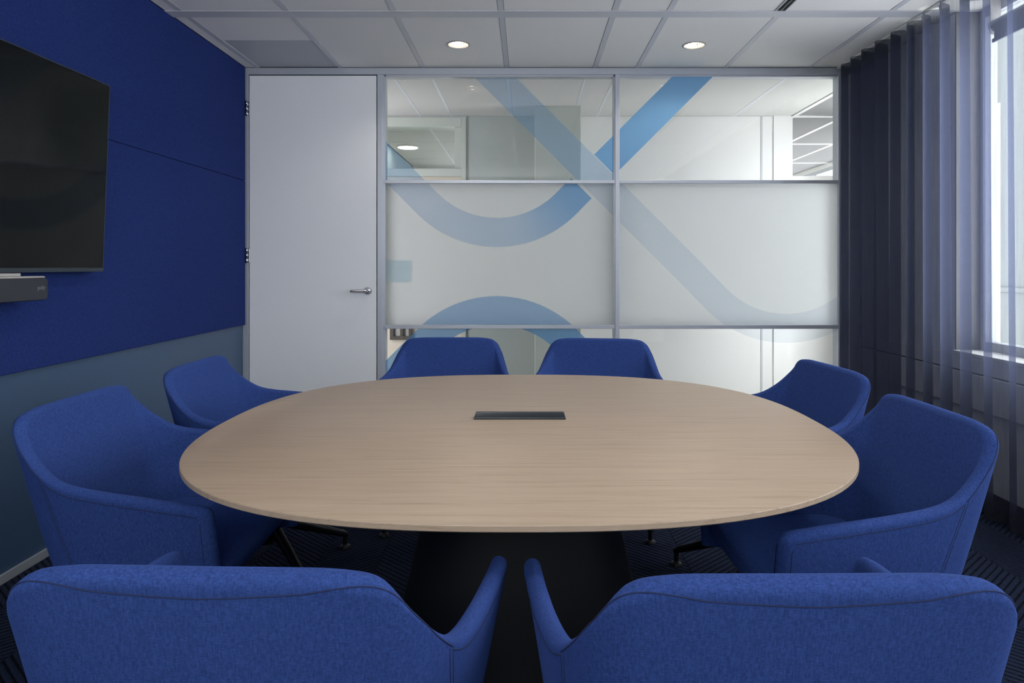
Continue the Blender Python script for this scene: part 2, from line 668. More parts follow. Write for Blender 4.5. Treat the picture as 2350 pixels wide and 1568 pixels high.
# ---------------------------------------------------------------- ceiling: bars and tiles
ceiling = struct(MB().box(-2.1, 2.62, YF - .1, YB + .1, ZC + .03, ZC + .06).build('ceiling', 'dark_gap'))
XS = [-1.89, -1.308, -0.726, -0.138, 0.481, 0.781, 1.400, 1.997]
SW = 0.030
YBARS = [3.725, 1.925, 0.125]
BW = 0.092
yedges = [(3.725 + BW, YB - .004), (1.925 + BW, 3.725), (0.125 + BW, 1.925), (YF, 0.125)]
for y in YBARS:
    MB().box(-1.974, XG, y, y + BW, ZC - .004, ZC + .02).build('ceiling_bar', 'ceiling_bar', ceiling)
for ye0, ye1 in yedges:
    for x in XS:
        MB().box(x - SW / 2, x + SW / 2, ye0, ye1, ZC - .002, ZC + .02).build('ceiling_bar', 'ceiling_bar', ceiling)
LAMPS = [(-0.428, 4.297), (1.060, 4.312), (-0.428, 2.55), (1.060, 2.55), (-0.428, .8), (1.060, .8)]
xe = [-1.974] + XS + [XG]


def tile(x0, x1, y0, y1, mat='ceiling_tile', name='ceiling_tile', z=ZC):
    g = 0.0015
    x0, x1, y0, y1 = x0 + g, x1 - g, y0 + g, y1 - g
    holes = [(a, b) for a, b in LAMPS if x0 < a < x1 and y0 < b < y1]
    m = MB()
    if not holes:
        m.bbox(x0, x1, y0, y1, z, z + .018, .002)
    else:                                   # a round cut-out for the downlight
        n = 32
        a, b = holes[0]
        inn, outr = [], []
        for k in range(n):
            q = 2 * PI * k / n
            c, s_ = math.cos(q), math.sin(q)
            inn.append((a + .066 * c, b + .066 * s_))
            t = min(((x1 - a) / c) if c > 1e-6 else ((x0 - a) / c) if c < -1e-6 else 9,
                    ((y1 - b) / s_) if s_ > 1e-6 else ((y0 - b) / s_) if s_ < -1e-6 else 9)
            outr.append((a + t * c, b + t * s_))
        for cx_, cy_ in ((x0, y0), (x0, y1), (x1, y0), (x1, y1)):
            k = min(range(n), key=lambda i: (outr[i][0] - cx_) ** 2 + (outr[i][1] - cy_) ** 2)
            outr[k] = (cx_, cy_)
        m.loft([[(p[0], p[1], z + .018) for p in inn], [(p[0], p[1], z) for p in inn],
                [(p[0], p[1], z) for p in outr], [(p[0], p[1], z + .018) for p in outr]], cap=False)
    return m.build(name, mat, ceiling)


for i in range(len(xe) - 1):
    x0 = xe[i] + (SW / 2 if i else 0)
    x1 = xe[i + 1] - (SW / 2 if i + 1 < len(xe) - 1 else 0)
    for j, (ye0, ye1) in enumerate(yedges):
        if j == 0 and i in (1, 7):
            ym = 4.222
            tile(x0, x1, ye0, ym)
            if i == 1:
                g = tile(x0, x1, ym, ye1, 'grille_grey', 'perforated_panel', ZC + .002)
                g['label'] = 'smooth darker grey metal tile'
            else:
                tile(x0, x1, ym, ye1)
        else:
            tile(x0, x1, ye0, ye1)

# ---------------------------------------------------------------- back wall: glazed partition
wall_back = empty('wall_back', (0, YB, 0), kind='structure')
DP = 0.09                                   # depth of the frame


def rail(name, x0, x1, z0, z1, d0=0.0, d1=DP):
    return MB().bbox(x0, x1, d0, d1, z0, z1, .002).build(name, 'aluminium', wall_back)


xs_l = XL + 0.0
rail('header_rail', XL, XR, PZ(171), ZC)
rail('frame_post', XL, PX(570), 0, PZ(171), 0, DP)
rail('frame_post', PX(865.5), PX(878), 0, PZ(171))
MB().box(PX(878), PX(884), .012, DP - .012, 0, PZ(171)).build('glazing_bead', 'aluminium', wall_back)
rail('frame_post', PX(1412), PX(1422), .0, PZ(171))
MB().box(PX(1408.5), PX(1412), .012, DP - .012, 0, PZ(171)).build('glazing_bead', 'aluminium', wall_back)
rail('frame_post', PX(1924), PX(1937), 0, PZ(171))
for xa, xb in ((PX(882), PX(1411)), (PX(1422), PX(1925))):
    MB().box(xa, xb, .012, DP - .012, PZ(175), PZ(171)).build('glazing_bead', 'aluminium', wall_back)
    rail('transom', xa, xb, PZ(421), PZ(413.5))
    rail('transom', xa, xb, PZ(755), PZ(746.5))
    rail('bottom_rail', xa, xb, 0, 0.05)
    for z0, z1, nm in ((PZ(413), PZ(175), 'upper'), (PZ(746), PZ(421.5), 'middle'), (.05, PZ(755.5), 'lower')):
        for d in ((.018, DP - .024) if nm != 'middle' else (.022, DP - .024)):
            MB().box(xa, xb, d, d + .006, z0, z1).build('glass_pane', 'clear_glass', wall_back)
        if nm == 'middle':                      # matt film on the room face of the glass
            p = MB().add([(xa, .0160, z0), (xb, .0160, z0), (xb, .0160, z1), (xa, .0160, z1)], [(0, 1, 2, 3)]).build('frosted_sheet', 'frosted_film', wall_back)
            p['label'] = 'milky frosted privacy sheet'
# solid wall between the partition and the facade
MB().box(PX(1937), XG + .1, .0, .1, 0, ZC + .03).build('wall_segment', 'facade_wall', wall_back)


# the printed loop design on the glass (flat film), clipped to each pane
def clip_poly(poly, x0, x1, y0, y1):
    for ax, lim, sg in ((0, x0, 1), (0, x1, -1), (1, y0, 1), (1, y1, -1)):
        res = []
        for i in range(len(poly)):
            a, b = poly[i], poly[(i + 1) % len(poly)]
            da, db = sg * (a[ax] - lim), sg * (b[ax] - lim)
            if da >= 0:
                res.append(a)
            if (da >= 0) != (db >= 0):
                t = da / (da - db)
                res.append(tuple(a[k] + (b[k] - a[k]) * t for k in range(len(a))))
        poly = res
        if not poly:
            break
    return poly


PANES = [(884, 1408.5, 178, 413), (884, 1408.5, 421.5, 746), (884, 1408.5, 755.5, 1000),
         (1422, 1924, 175, 413), (1422, 1924, 421.5, 746), (1422, 1924, 755.5, 1000)]


def arc(cx, cy, r, a0, a1, n=24):
    return [(cx + r * math.cos(math.radians(a0 + (a1 - a0) * k / n)), cy + r * math.sin(math.radians(a0 + (a1 - a0) * k / n))) for k in range(n + 1)]


def band(inner, outer, dens):
    """strip of quads between two edge lines (picture-plan drawing of the print, laid on the glass plane)"""
    for pi, (x0, x1, y0, y1) in enumerate(PANES):
        vs, fs, cs = [], [], []
        for k in range(len(inner) - 1):
            t0, t1 = k / (len(inner) - 1), (k + 1) / (len(inner) - 1)
            q = [inner[k] + dens(t0, pi), inner[k + 1] + dens(t1, pi), outer[k + 1] + dens(t1, pi), outer[k] + dens(t0, pi)]
            q = clip_poly(q, x0, x1, y0, y1)
            if len(q) < 3:
                continue
            n = len(vs)
            for p in q:
                vs.append((PX(p[0]), 0.0140 if pi in (1, 4) else 0.0165, PZ(p[1])))
                cs.append((p[2], p[3], 0, 1))
            fs.append(tuple(range(n, n + len(q))))
        if not fs:
            continue
        me = D.meshes.new('film_band')
        me.from_pydata(vs, [], fs)
        ca = me.color_attributes.new('print', 'FLOAT_COLOR', 'POINT')
        for i, c in enumerate(cs):
            ca.data[i].color = c
        me.materials.append(MATS['blue_film'])
        o = D.objects.new('film_band', me)
        COL.objects.link(o)
        o.parent = wall_back
        o['label'] = 'light blue printed band on the glass'


RI, RO = 191.0, 258.0
# ring 1: straight down, round the bottom, straight up to its cut end
inn = [(760, 199), (860, 299)] + arc(1140, 309, RI, 135, 45) + [(1310, 409), (1311, 408)]
out = [(713, 246), (813, 346)] + arc(1140, 309, RO, 135, 45) + [(1357, 456), (1358, 455)]
band(inn, out, lambda t, p: (.30 + .62 * max(0, t - .62) / .38, (.08 + .20 * t) if p in (1, 4) else .30))
# its continuation beyond the crossing band
inn = [(1364 + k * 12, 354 - k * 12) for k in range(20)]
out = [(1411 + k * 12, 401 - k * 12) for k in range(20)]
band(inn, out, lambda t, p: (.95, .55))
# crossing band: straight down to the right, then round the second loop
inn = [(1008 + 100 + k * 45, 100 + k * 45) for k in range(12)] + arc(1806, 530, RI, 135, 20)
out = [(913 + 148 + k * 45, 148 + k * 45) for k in range(12)] + arc(1806, 530, RO, 135, 20)
band(inn, out, lambda t, p: (.30, .20) if p == 0 else ((.20 - .09 * t, .03) if p in (1, 4) else (.12, .06)))
# ring 2: the arch below
inn = [(860, 948), (905, 903)] + arc(1140, 938, RI, 225, 315) + [(1400, 1063), (1450, 1113)]
out = [(813, 901), (858, 856)] + arc(1140, 938, RO, 225, 315) + [(1400, 834), (1450, 884)]
inn = [(860 - 5, 803 + 280 - 5)] + arc(1140, 938, RI, 225, 315) + [(1400, 928)]
out = [(808, 905)] + arc(1140, 938, RO, 225, 315) + [(1450, 883)]
band(inn, out, lambda t, p: (.62, .22) if p in (1, 4) else (.85, .42))

# ---------------------------------------------------------------- door
door = empty('door_1', (0, YB, 0), kind='structure')
MB().box(PX(570), PX(865.5), .035, .06, 0.004, PZ(171)).build('door_rebate', 'dark_gap', door)
MB().bbox(PX(571.6), PX(863.4), .004, .034, .008, PZ(173.2), .002).build('door_leaf', 'door_silver', door)
hx = PX(567)
for zz in (PZ(249), PZ(586.5)):
    h = MB().bbox(PX(566), PX(573), -.004, .006, zz - .05, zz + .05, .002).build('hinge', 'steel', door)
    MB().tube([(PX(566.8), -.008, zz - .052), (PX(566.8), -.008, zz - .018)], .008, 12).build('hinge_knuckle', 'steel', h, True)
    MB().tube([(PX(566.8), -.008, zz - .016), (PX(566.8), -.008, zz + .016)], .008, 12).build('hinge_knuckle', 'steel', h, True)
    MB().tube([(PX(566.8), -.008, zz + .018), (PX(566.8), -.008, zz + .052)], .008, 12).build('hinge_knuckle', 'steel', h, True)
hz = PZ(667.5)
hx = PX(844.5)
rose = MB()
rose.loft([[(hx + r * math.cos(2 * PI * k / 28), d, hz + r * math.sin(2 * PI * k / 28)) for k in range(28)] for r, d in ((.0265, .004), (.0265, -.003), (.024, -.006), (.012, -.0065))])
hd = rose.build('door_handle', 'steel', door)
smooth_by_angle(hd)
lev = MB().tube([(hx, -.004, hz), (hx, -.045, hz), (hx - .004, -.055, hz), (hx - .014, -.060, hz), (PX(803.5, YB - .06), -.060, hz)], .0098, 16)
smooth_by_angle(lev.build('lever', 'steel', hd), 50)

# ---------------------------------------------------------------- beyond the glass: corridor, room and office
YC = 6.36
cor_floor = struct(MB().box(-3.6, 3.0, YB + .1, 6.15, -.05, 0).box(-3.6, 4.2, 6.15, 12.2, -.05, 0).build('floor_corridor', 'corridor_carpet'))
cor = struct(MB().box(.1, 2.476, YC, YC + .12, 0, ZC).box(-3.6, -1.42, YC, YC + .12, 0, ZC)
             .box(-1.42, PX(1070, YC), YC, YC + .12, 2.585, ZC).build('wall_corridor', 'corridor_white'))
MB().box(PX(1070, YC), .1, YC - .002, YC + .12, 0, ZC).build('shaded_bay', 'sage_shade', cor)  # shade left of the pier is put into this darker wall colour
MB().box(PX(1746, YC), PX(1750, YC), YC - .004, YC, 0, ZC).build('wall_joint', 'grey_paint', cor)
MB().box(2.30, 2.476, YC - .010, YC, 0, ZC).build('corner_panel', 'corridor_white', cor)
MB().bbox(PX(1228, 5.95), PX(1333, 5.95), 5.95, YC, 0, ZC, .003).build('wall_pier', 'green_paint', cor)
struct(MB().box(-3.7, -3.6, YB + .1, 10, 0, ZC).build('wall_corridor_end', 'green_paint'))
struct(MB().box(2.376, 2.476, YC + .12, 12, 0, ZC).build('wall_office', 'corridor_white'))
# door with a glazed top light in the corridor wall
d2 = empty('door_2', (0, YC, 0), kind='structure')
xa, xb = -1.42, PX(1070, YC)
MB().bbox(xb - .045, xb, -.02, .1, 0, 2.585, .003).bbox(xa, xb - .045, -.02, .1, 2.50, 2.585, .003).build('door_frame', 'green_paint', d2)
MB().bbox(xa, xb - .045, -.015, .09, 2.04, 2.11, .003).build('transom', 'green_paint', d2)
MB().box(xb - .11, xb - .045, .02, .06, 2.11, 2.5).build('window_frame', 'green_paint', d2)
MB().box(xa, xb - .11, .03, .036, 2.11, 2.5).build('glass_pane', 'window_glass', d2)
MB().bbox(xa, xb - .045, .02, .06, 0, 2.04, .003).build('door_leaf', 'warm_paint', d2)
wx0, wx1, wz0 = PX(895, YC), PX(945, YC), PZ(780, YC)
for nm, x0, x1, z0, z1 in (('bottom', wx0, wx1, wz0, wz0 + .035), ('top', wx0, wx1, 1.5, 1.535), ('a', wx0, wx0 + .035, wz0 + .035, 1.5),
                           ('b', wx1 - .028, wx1, wz0 + .035, 1.5), ('c', wx0 + .095, wx0 + .125, wz0 + .035, 1.5)):
    MB().bbox(x0, x1, -.01, .02, z0, z1, .002).build('window_frame', 'dark_wood', d2)
MB().box(wx0 + .03, wx1 - .02, .012, .018, wz0 + .03, 1.5).build('window_pane', 'pale_grey', d2)
# room beyond that door
struct(MB().box(-1.75, -1.60, YC + .12, 9.8, 0, ZC).build('wall_side', 'green_paint'))
struct(MB().box(-1.6, -1.1, 9.75, 9.85, 0, ZC).box(2.0, 2.376, 9.75, 9.85, 0, ZC).box(-1.1, 2.0, 9.75, 9.85, 0, .8).box(-1.1, 2.0, 9.75, 9.85, 2.4, ZC).build('wall_far', 'corridor_white'))
win5 = empty('window_5', (0, 9.80, 0), kind='structure')
MB().box(-1.1, 2.0, -.03, .03, .8, .85).box(-1.1, 2.0, -.03, .03, 2.35, 2.4).build('window_frame', 'grey_paint', win5)
for x in (-1.1, .42, 1.95):
    MB().box(x, x + .05, -.03, .03, .85, 2.35).build('window_mullion', 'grey_paint', win5)
for x in (-1.05, .47):
    MB().box(x, x + 1.48, -.003, .003, .85, 2.35).build('window_pane', 'window_glass', win5)
# ceilings beyond
cc = struct(MB().box(-3.7, 2.5, YB + .1, 10, ZC + .02, ZC + .05).box(2.5, 3.0, YB + .1, 6.15, ZC + .05, ZC + .08).box(2.5, 4.2, 6.15, 12.2, ZC + .05, ZC + .08).build('ceiling_corridor', 'dark_gap'))
cx_edges = [-3.6, -2.8, -2.2, -1.6, -.985, -.70, -.138, .44, .66, 1.30, 1.93, 2.47]
for i in range(len(cx_edges) - 1):
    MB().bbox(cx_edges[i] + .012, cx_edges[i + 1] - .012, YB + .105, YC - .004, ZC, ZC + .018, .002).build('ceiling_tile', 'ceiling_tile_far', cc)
    MB().box(cx_edges[i] - .012, cx_edges[i] + .012, YB + .1, YC, ZC - .001, ZC + .018).build('ceiling_bar', 'ceiling_bar', cc)
for x0, x1 in ((-1.6, -.98), (-.98, -.36), (-.36, .3)):
    for k in range(6):
        y0 = YC + .13 + k * .6
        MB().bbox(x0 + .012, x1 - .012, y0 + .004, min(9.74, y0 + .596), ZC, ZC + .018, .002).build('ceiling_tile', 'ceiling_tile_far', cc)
    MB().box(x1 - .012, x1 + .012, YC + .12, 9.75, ZC - .001, ZC + .018).build('ceiling_bar', 'ceiling_bar', cc)
for y0 in (YB + .1, YC, 7.80, 9.24, 10.68):
    near = y0 < YC - .5
    MB().box(2.476, 2.95 if near else 4.1, y0, y0 + .06, ZC, ZC + .03).build('ceiling_bar', 'corridor_white', cc)
    for x0, x1 in ((2.50, 2.95), (2.99, 3.50), (3.54, 4.1)):
        if near and x0 > 2.9:
            continue
        MB().bbox(x0, x1, y0 + .065, min(y0 + 1.44, 12.1), ZC + .004, ZC + .03, .002).build('ceiling_tile', 'office_grey', cc)
for x0 in (2.476, 2.95, 3.50):
    MB().box(x0, x0 + .04, YB + .1 if x0 < 2.6 else 6.2, 12.1, ZC - .001, ZC + .03).build('ceiling_bar', 'corridor_white', cc)
struct(MB().box(2.476, 4.1, 12.1, 12.2, 0, ZC + .05).build('wall_office_end', 'corridor_white'))
struct(MB().bbox(2.476, 4.1, 6.48, 6.54, 0, 2.06, .004).build('wall_office_screen', 'corridor_white'))
# office facade with a long window
struct(MB().box(4.1, 4.2, 6.1, 12.2, 0, .65).box(4.1, 4.2, 6.1, 12.2, 2.55, ZC + .05).box(4.1, 4.2, 6.1, 6.65, .65, 2.55).box(4.1, 4.2, 11.3, 12.2, .65, 2.55)
       .box(3.0, 4.2, 6.05, 6.15, 0, ZC + .05).box(2.9, 3.0, YB + .1, 6.15, 0, .12).box(2.9, 3.0, YB + .1, 6.15, 2.55, ZC + .05)
       .build('wall_office_facade', 'white_paint'))
win3 = empty('window_3', (4.12, 0, 0), kind='structure')
MB().box(0, .05, 6.65, 11.3, .65, .70).box(0, .05, 6.65, 11.3, 2.5, 2.55).build('window_frame', 'grey_paint', win3)
for y in (6.6, 8.15, 9.7, 11.25):
    MB().box(0, .05, y, y + .05, .70, 2.5).build('window_mullion', 'grey_paint', win3)
for y in (6.65, 8.2, 9.75):
    MB().box(.02, .026, y, y + 1.45, .70, 2.5).build('window_pane', 'window_glass', win3)
win4 = empty('window_4_fill', (2.95, 0, 0), kind='structure')  # unseen window added to brighten the frosted glass from the side
MB().box(0, .05, YB + .1, 6.05, .12, .16).box(0, .05, YB + .1, 6.05, 2.51, 2.55).build('window_frame', 'white_paint', win4)
for y in (YB + .1, 6.0):
    MB().box(0, .05, y, y + .05, .16, 2.51).build('window_mullion', 'white_paint', win4)
MB().box(.02, .026, YB + .15, 6.0, .16, 2.51).build('window_pane', 'window_glass', win4)
struct(MB().box(2.584, 3.0, YB + .0, YB + .1, 0, ZC + .05).build('wall_office_near', 'white_paint'))

# ---------------------------------------------------------------- neighbouring building outside the window
nb = empty('exterior_building', (13.0, 16.0, -9), kind='structure')
MB().box(0, 8, -6.5, 95, 0, 24).build('facade', 'facade_grey', nb)
for k in range(3):
    MB().box(-.05, 0, -6.5, 95, 2.0 + k * 7.5, 2.12 + k * 7.5).build('ledge', 'facade_grey', nb)

# pale blue door sign on the far side of the frosted glass
sg = MB().add([(PX(884), .0188, PZ(648)), (PX(944.5), .0188, PZ(648)), (PX(944.5), .0188, PZ(597.5)), (PX(884), .0188, PZ(597.5))], [(0, 1, 2, 3)]).build('door_sign', 'blue_sign_sheet')
sg.location = (0, YB, 0)
tag(sg, 'pale blue square sign seen through the frosted glass beside the door', 'sign')


# ---------------------------------------------------------------- downlights
def make_downlight(x, y, label, watt=31.0):
    r = empty('downlight', (x, y, ZC))
    tag(r, label, 'ceiling light', 'recessed round ceiling downlights')
    tr = MB()
    n = 40
    tr.lathe([(.057, .012), (.060, .002), (.0625, -.003), (.066, -.005), (.074, -.003), (.076, .0)], n=n, cap=False)
    smooth_by_angle(tr.build('trim_ring', 'pale_grey', r))
    rf = MB()
    # faceted reflector cone
    rings = []
    for rr, z in ((.0625, .0), (.058, .018), (.050, .040), (.038, .062), (.026, .076)):
        rings.append([((rr * (1 + .03 * (k % 2))) * math.cos(2 * PI * k / n), (rr * (1 + .03 * (k % 2))) * math.sin(2 * PI * k / n), z) for k in range(n)])
    rf.loft(rings, cap=False)
    rf.build('reflector', 'chrome', r)
    MB().lathe([(.004, .010), (.015, .012), (.022, .020), (.024, .036), (.022, .080)], n=24).build('lamp_bulb', 'lamp_warm', r, True)
    MB().lathe([(.03, .079), (.03, .12)], n=24).build('lamp_can', 'dark_gap', r)
    l = D.lights.new('downlight_light', 'SPOT')
    l.energy = watt
    l.color = (1.0, .93, .84)
    l.spot_size = math.radians(146)
    l.spot_blend = .55
    l.shadow_soft_size = .03
    lo = D.objects.new('downlight_light', l)
    COL.objects.link(lo)
    lo.parent = r
    lo.location = (0, 0, .03)
    return r


make_downlight(LAMPS[0][0], LAMPS[0][1], 'lit round downlight in the ceiling tile nearer the door')
make_downlight(LAMPS[1][0], LAMPS[1][1], 'lit round downlight in the ceiling tile nearer the curtain')
make_downlight(LAMPS[2][0], LAMPS[2][1], 'round downlight above the table on the side of the screen')
make_downlight(LAMPS[3][0], LAMPS[3][1], 'round downlight above the table on the side of the curtain')
make_downlight(LAMPS[4][0], LAMPS[4][1], 'round downlight above the chairs with their backs to us, screen side')
make_downlight(LAMPS[5][0], LAMPS[5][1], 'round downlight above the chairs with their backs to us, curtain side')


def disc_light(x, y, label):
    r = empty('ceiling_lamp', (x, y, ZC))
    tag(r, label, 'ceiling light')
    MB().lathe([(.13, .0), (.13, -.012), (.115, -.014)], n=32).build('housing', 'white_paint', r)
    MB().lathe([(.112, -.0142), (.112, -.016), (.05, -.018)], n=32).build('diffuser', 'lamp_white', r)
    return r


disc_light(-1.385, 7.98, 'white glowing round lamp in the room seen through the top light')


def fill_panel(x, y, sx, sy, label, cat='ceiling light'):  # unseen glowing panels, added to brighten the rooms beyond and the frosted glass
    r = empty('added_light_panel', (x, y, ZC))
    tag(r, label, cat, 'added unseen light panels in the rooms beyond the glass')
    MB().bbox(-sx / 2, sx / 2, -sy / 2, sy / 2, -.010, -.001, .002).build('panel_frame', 'white_paint', r)
    MB().box(-sx / 2 + .02, sx / 2 - .02, -sy / 2 + .02, sy / 2 - .02, -.0115, -.0095).build('diffuser', 'fill_panel_glow', r)


fill_panel(3.78, 6.78, .6, 1.1, 'added unseen light panel on the office ceiling just round the corner of the corridor')
fill_panel(.9, 8.6, .6, .6, 'added unseen light panel on the ceiling of the room behind the corridor wall')  # added to lift the light in the hidden room

# slot diffuser in the ceiling
sd = empty('slot_diffuser', (1.385, 3.12, ZC))
tag(sd, 'narrow black linear air slot in the white ceiling near the curtain', 'air vent')
MB().box(-.024, .024, -.6, .6, -.0030, .0).build('slot_throat', 'dark_gap', sd)
MB().bbox(-.030, -.022, -.602, .602, -.006, .0, .001).bbox(.022, .030, -.602, .602, -.006, .0, .001).build('slot_frame', 'grey_paint', sd)
MB().box(-.004, .004, -.6, .6, -.0055, -.002).build('slot_blade', 'black_metal', sd)

# ---------------------------------------------------------------- curtain
curt = empty('curtain', (0, 0, 0))
tag(curt, 'dark navy sheer curtain hanging in even waves before the window', 'curtain')
CXM, CA, PITCH = 2.188, 0.047, 0.160
Y0c, Y1c = -0.95, 4.765


def wave(y, z, amp_top):
    """x of the cloth at (y, z); folds wander a little towards the hem"""
    t = (2.5 - z) / 2.5
    ph = 2 * PI * (y - 4.69) / PITCH
    wob = .55 * t * math.sin(1.7 * y + 2.0) + .35 * t * math.sin(4.1 * y + 1.0)
    s_ = math.sin(ph + wob)
    s_ = math.copysign(abs(s_) ** .62, s_)
    am = 1 + .34 * math.sin(5.3 * y + .7) * math.sin(2.1 * y + 1.9)
    return CXM + (amp_top + .008 * t) * am * s_ + .005 * t * math.sin(9 * y)


def cloth(name, z0, z1, nz, mat, off=0.0, amp=CA):
    ny = int((Y1c - Y0c) / .0080)
    vs, fs = [], []
    for k in range(nz + 1):
        z = z0 + (z1 - z0) * k / nz
        for i in range(ny + 1):
            y = Y0c + (Y1c - Y0c) * i / ny
            vs.append((wave(y, z, amp) + off, y, z))
    for k in range(nz):
        for i in range(ny):
            a = k * (ny + 1) + i
            fs.append((a, a + 1, a + ny + 2, a + ny + 1))
    return MB().add(vs, fs).build(name, mat, curt, True)


cloth('curtain_cloth', 0.025, 2.502, 16, 'curtain_sheer')
cloth('heading_tape', 2.500, 2.578, 2, 'curtain_heading')
cloth('hem', 0.022, 0.115, 2, 'curtain_heading', off=-.0012)
MB().bbox(CXM - .013, CXM + .013, Y0c, Y1c + .02, 2.584, 2.5985, .002).build('curtain_track', 'white_paint', curt)
for k in range(40):
    y = 4.69 - (k - .25) * PITCH
    if y < Y0c:
        break
    MB().bbox(CXM - .004, CXM + .004, y - .006, y + .006, 2.560, 2.586, .001).build('glider', 'pale_grey', curt)

# ---------------------------------------------------------------- roller blind in the window niche
rb = empty('roller_blind', (2.43, 3.53, 2.448))
tag(rb, 'grey rolled-up roller blind at the head of the window behind the curtain', 'blind')
rx = [(0, .0, 0), (0, -1.35, 0)]
smooth_by_angle(MB().tube(rx, .033, 20).build('roller_tube', 'blind_grey', rb))
MB().tube([(0, .012, 0), (0, .0005, 0)], .037, 20).build('end_cap', 'pale_grey', rb)
MB().tube([(0, .022, 0), (0, .012, 0)], .012, 12).build('bracket_pin', 'steel', rb)
MB().bbox(-.02, .035, .016, .022, -.04, .15, .001).build('bracket', 'pale_grey', rb)
MB().bbox(-.033, -.031, -1.33, -.03, -.075, .0, .0005).build('blind_cloth', 'blind_grey', rb)
MB().bbox(-.038, -.026, -1.34, -.02, -.095, -.075, .002).build('bottom_bar', 'blind_grey', rb)

# ================================================================ TABLE
table = empty('conference_table', (-.017, 2.078, 0))
tag(table, 'large rounded oak veneer table on a black pedestal in the middle of the room', 'table')
AX, AY, NN = 0.888, 0.850, 2.5
ZT = 0.74


def sup(a, b, n, k, N):
    q = 2 * PI * k / N
    c, s_ = math.cos(q), math.sin(q)
    return (a * math.copysign(abs(c) ** (2 / n), c), b * math.copysign(abs(s_) ** (2 / n), s_))


def ring_sup(a, b, n, z, N):
    # near-even spacing: sample by angle, radius of the superellipse
    res = []
    for k in range(N):
        q = 2 * PI * k / N
        c, s_ = math.cos(q), math.sin(q)
        r = (abs(c / a) ** n + abs(s_ / b) ** n) ** (-1 / n)
        res.append((r * c, r * s_, z))
    return res


N = 160
tp = MB()
prof = [(-.0025, ZT), (-.0008, ZT - .0008), (0, ZT - .0025), (0, ZT - .012), (-.003, ZT - .0145), (-.09, ZT - .034)]
tp.loft([ring_sup(AX + d, AY + d, NN, z, N) for d, z in prof])
smooth_by_angle(tp.build('table_top', 'oak', table), 25)
ped = MB()
ped.loft([ring_sup(a, a * .96, 2.6, z, 64) for a, z in ((.19, .715), (.205, .70), (.30, .42), (.395, .03), (.40, .012), (.40, .002))])
smooth_by_angle(ped.build('pedestal', 'black_base', table), 30)
MB().bbox(-.45, .45, -.40, .40, .702, .716, .003).build('mounting_plate', 'black_metal', table)
# cable flap: low bar with a rounded top and slanting ends
cf = MB()
L2, W2 = .1405, .026
pr = [(-W2, .0), (-W2, .005), (-.019, .0105), (-.010, .0150), (.002, .0168), (.014, .0160), (.022, .0130), (W2, .006), (W2, .0)]
cf.loft([[(sx_ * (L2 - .30 * pz), py_, ZT + pz) for py_, pz in pr] for sx_ in (-1, 1)])
flap = cf.build('cable_flap', 'flap_grey', table, bevel=.0012)
flap.location = (-.003, .021, 0)
flap['label'] = 'dark grey metal cable flap'
MB().box(-L2 + .002, L2 - .002, -W2 - .0015, W2 - .002, ZT - .001, ZT + .0012).build('flap_seat', 'dark_gap', flap)

# ================================================================ CHAIRS
HALF_T = [(-.285, 0, .833), (-.284, .09, .833), (-.282, .172, .831), (-.276, .226, .818), (-.254, .252, .776), (-.206, .271, .724),
          (-.150, .288, .685), (-.09, .301, .668), (0, .314, .657), (.10, .324, .647), (.19, .331, .637), (.228, .333, .632), (.242, .333, .629)]
HALF_B = [(-.165, 0, .35), (-.165, .09, .35), (-.160, .160, .35), (-.143, .205, .35), (-.112, .235, .35), (-.075, .254, .35),
          (-.035, .263, .35), (.005, .266, .35), (.06, .269, .35), (.12, .269, .35), (.19, .268, .352), (.228, .268, .354), (.242, .268, .356)]
SEAM = 5.6


def cr_eval(P, u):
    """Catmull-Rom through P mirrored about index 0 (y -> -y)"""
    sgn = -1 if u < 0 else 1
    u = abs(u)

    def g(i):
        if i < 0:
            p = P[-i]
            return Vector((p[0], -p[1], p[2]))
        if i >= len(P):
            a, b = Vector(P[-1]), Vector(P[-2])
            return a + (a - b) * (i - len(P) + 1)
        return Vector(P[i])
    i = min(int(u), len(P) - 2)
    t = u - i
    p0, p1, p2, p3 = g(i - 1), g(i), g(i + 1), g(i + 2)
    r = 0.5 * ((2 * p1) + (p2 - p0) * t + (2 * p0 - 5 * p1 + 4 * p2 - p3) * t * t + (3 * p1 - p0 - 3 * p2 + p3) * t ** 3)
    return Vector((r.x, sgn * r.y, r.z))


UMAX = len(HALF_T) - 1


def frame_at(u):
    T, B = cr_eval(HALF_T, u), cr_eval(HALF_B, u)
    e = .02
    M = lambda w: (cr_eval(HALF_T, max(-UMAX, min(UMAX, w))) + cr_eval(HALF_B, max(-UMAX, min(UMAX, w)))) / 2
    t = M(u + e) - M(u - e)
    t.z = 0
    t.normalize()
    n = Vector((-t.y, t.x, 0))                 # outward: u grows towards +y, so the outside lies on -x at the back
    if n.dot(Vector((-1, 0, 0))) < 0 and abs(u) < 3:
        n = -n
    if abs(u) >= 3 and n.dot(Vector((0, 1 if u > 0 else -1, 0))) < 0:
        n = -n
    h = (T - B)
    L_ = h.length
    h.normalize()
    n = (n - h * n.dot(h)).normalized()
    return T, B, n, h, L_, t


def half_thick(v, u):
    a = max(0, 1 - abs(u) / 4.5)
    return (.024 - .0075 * v) + a * (.003 * v + .004 * math.sin(PI * v))


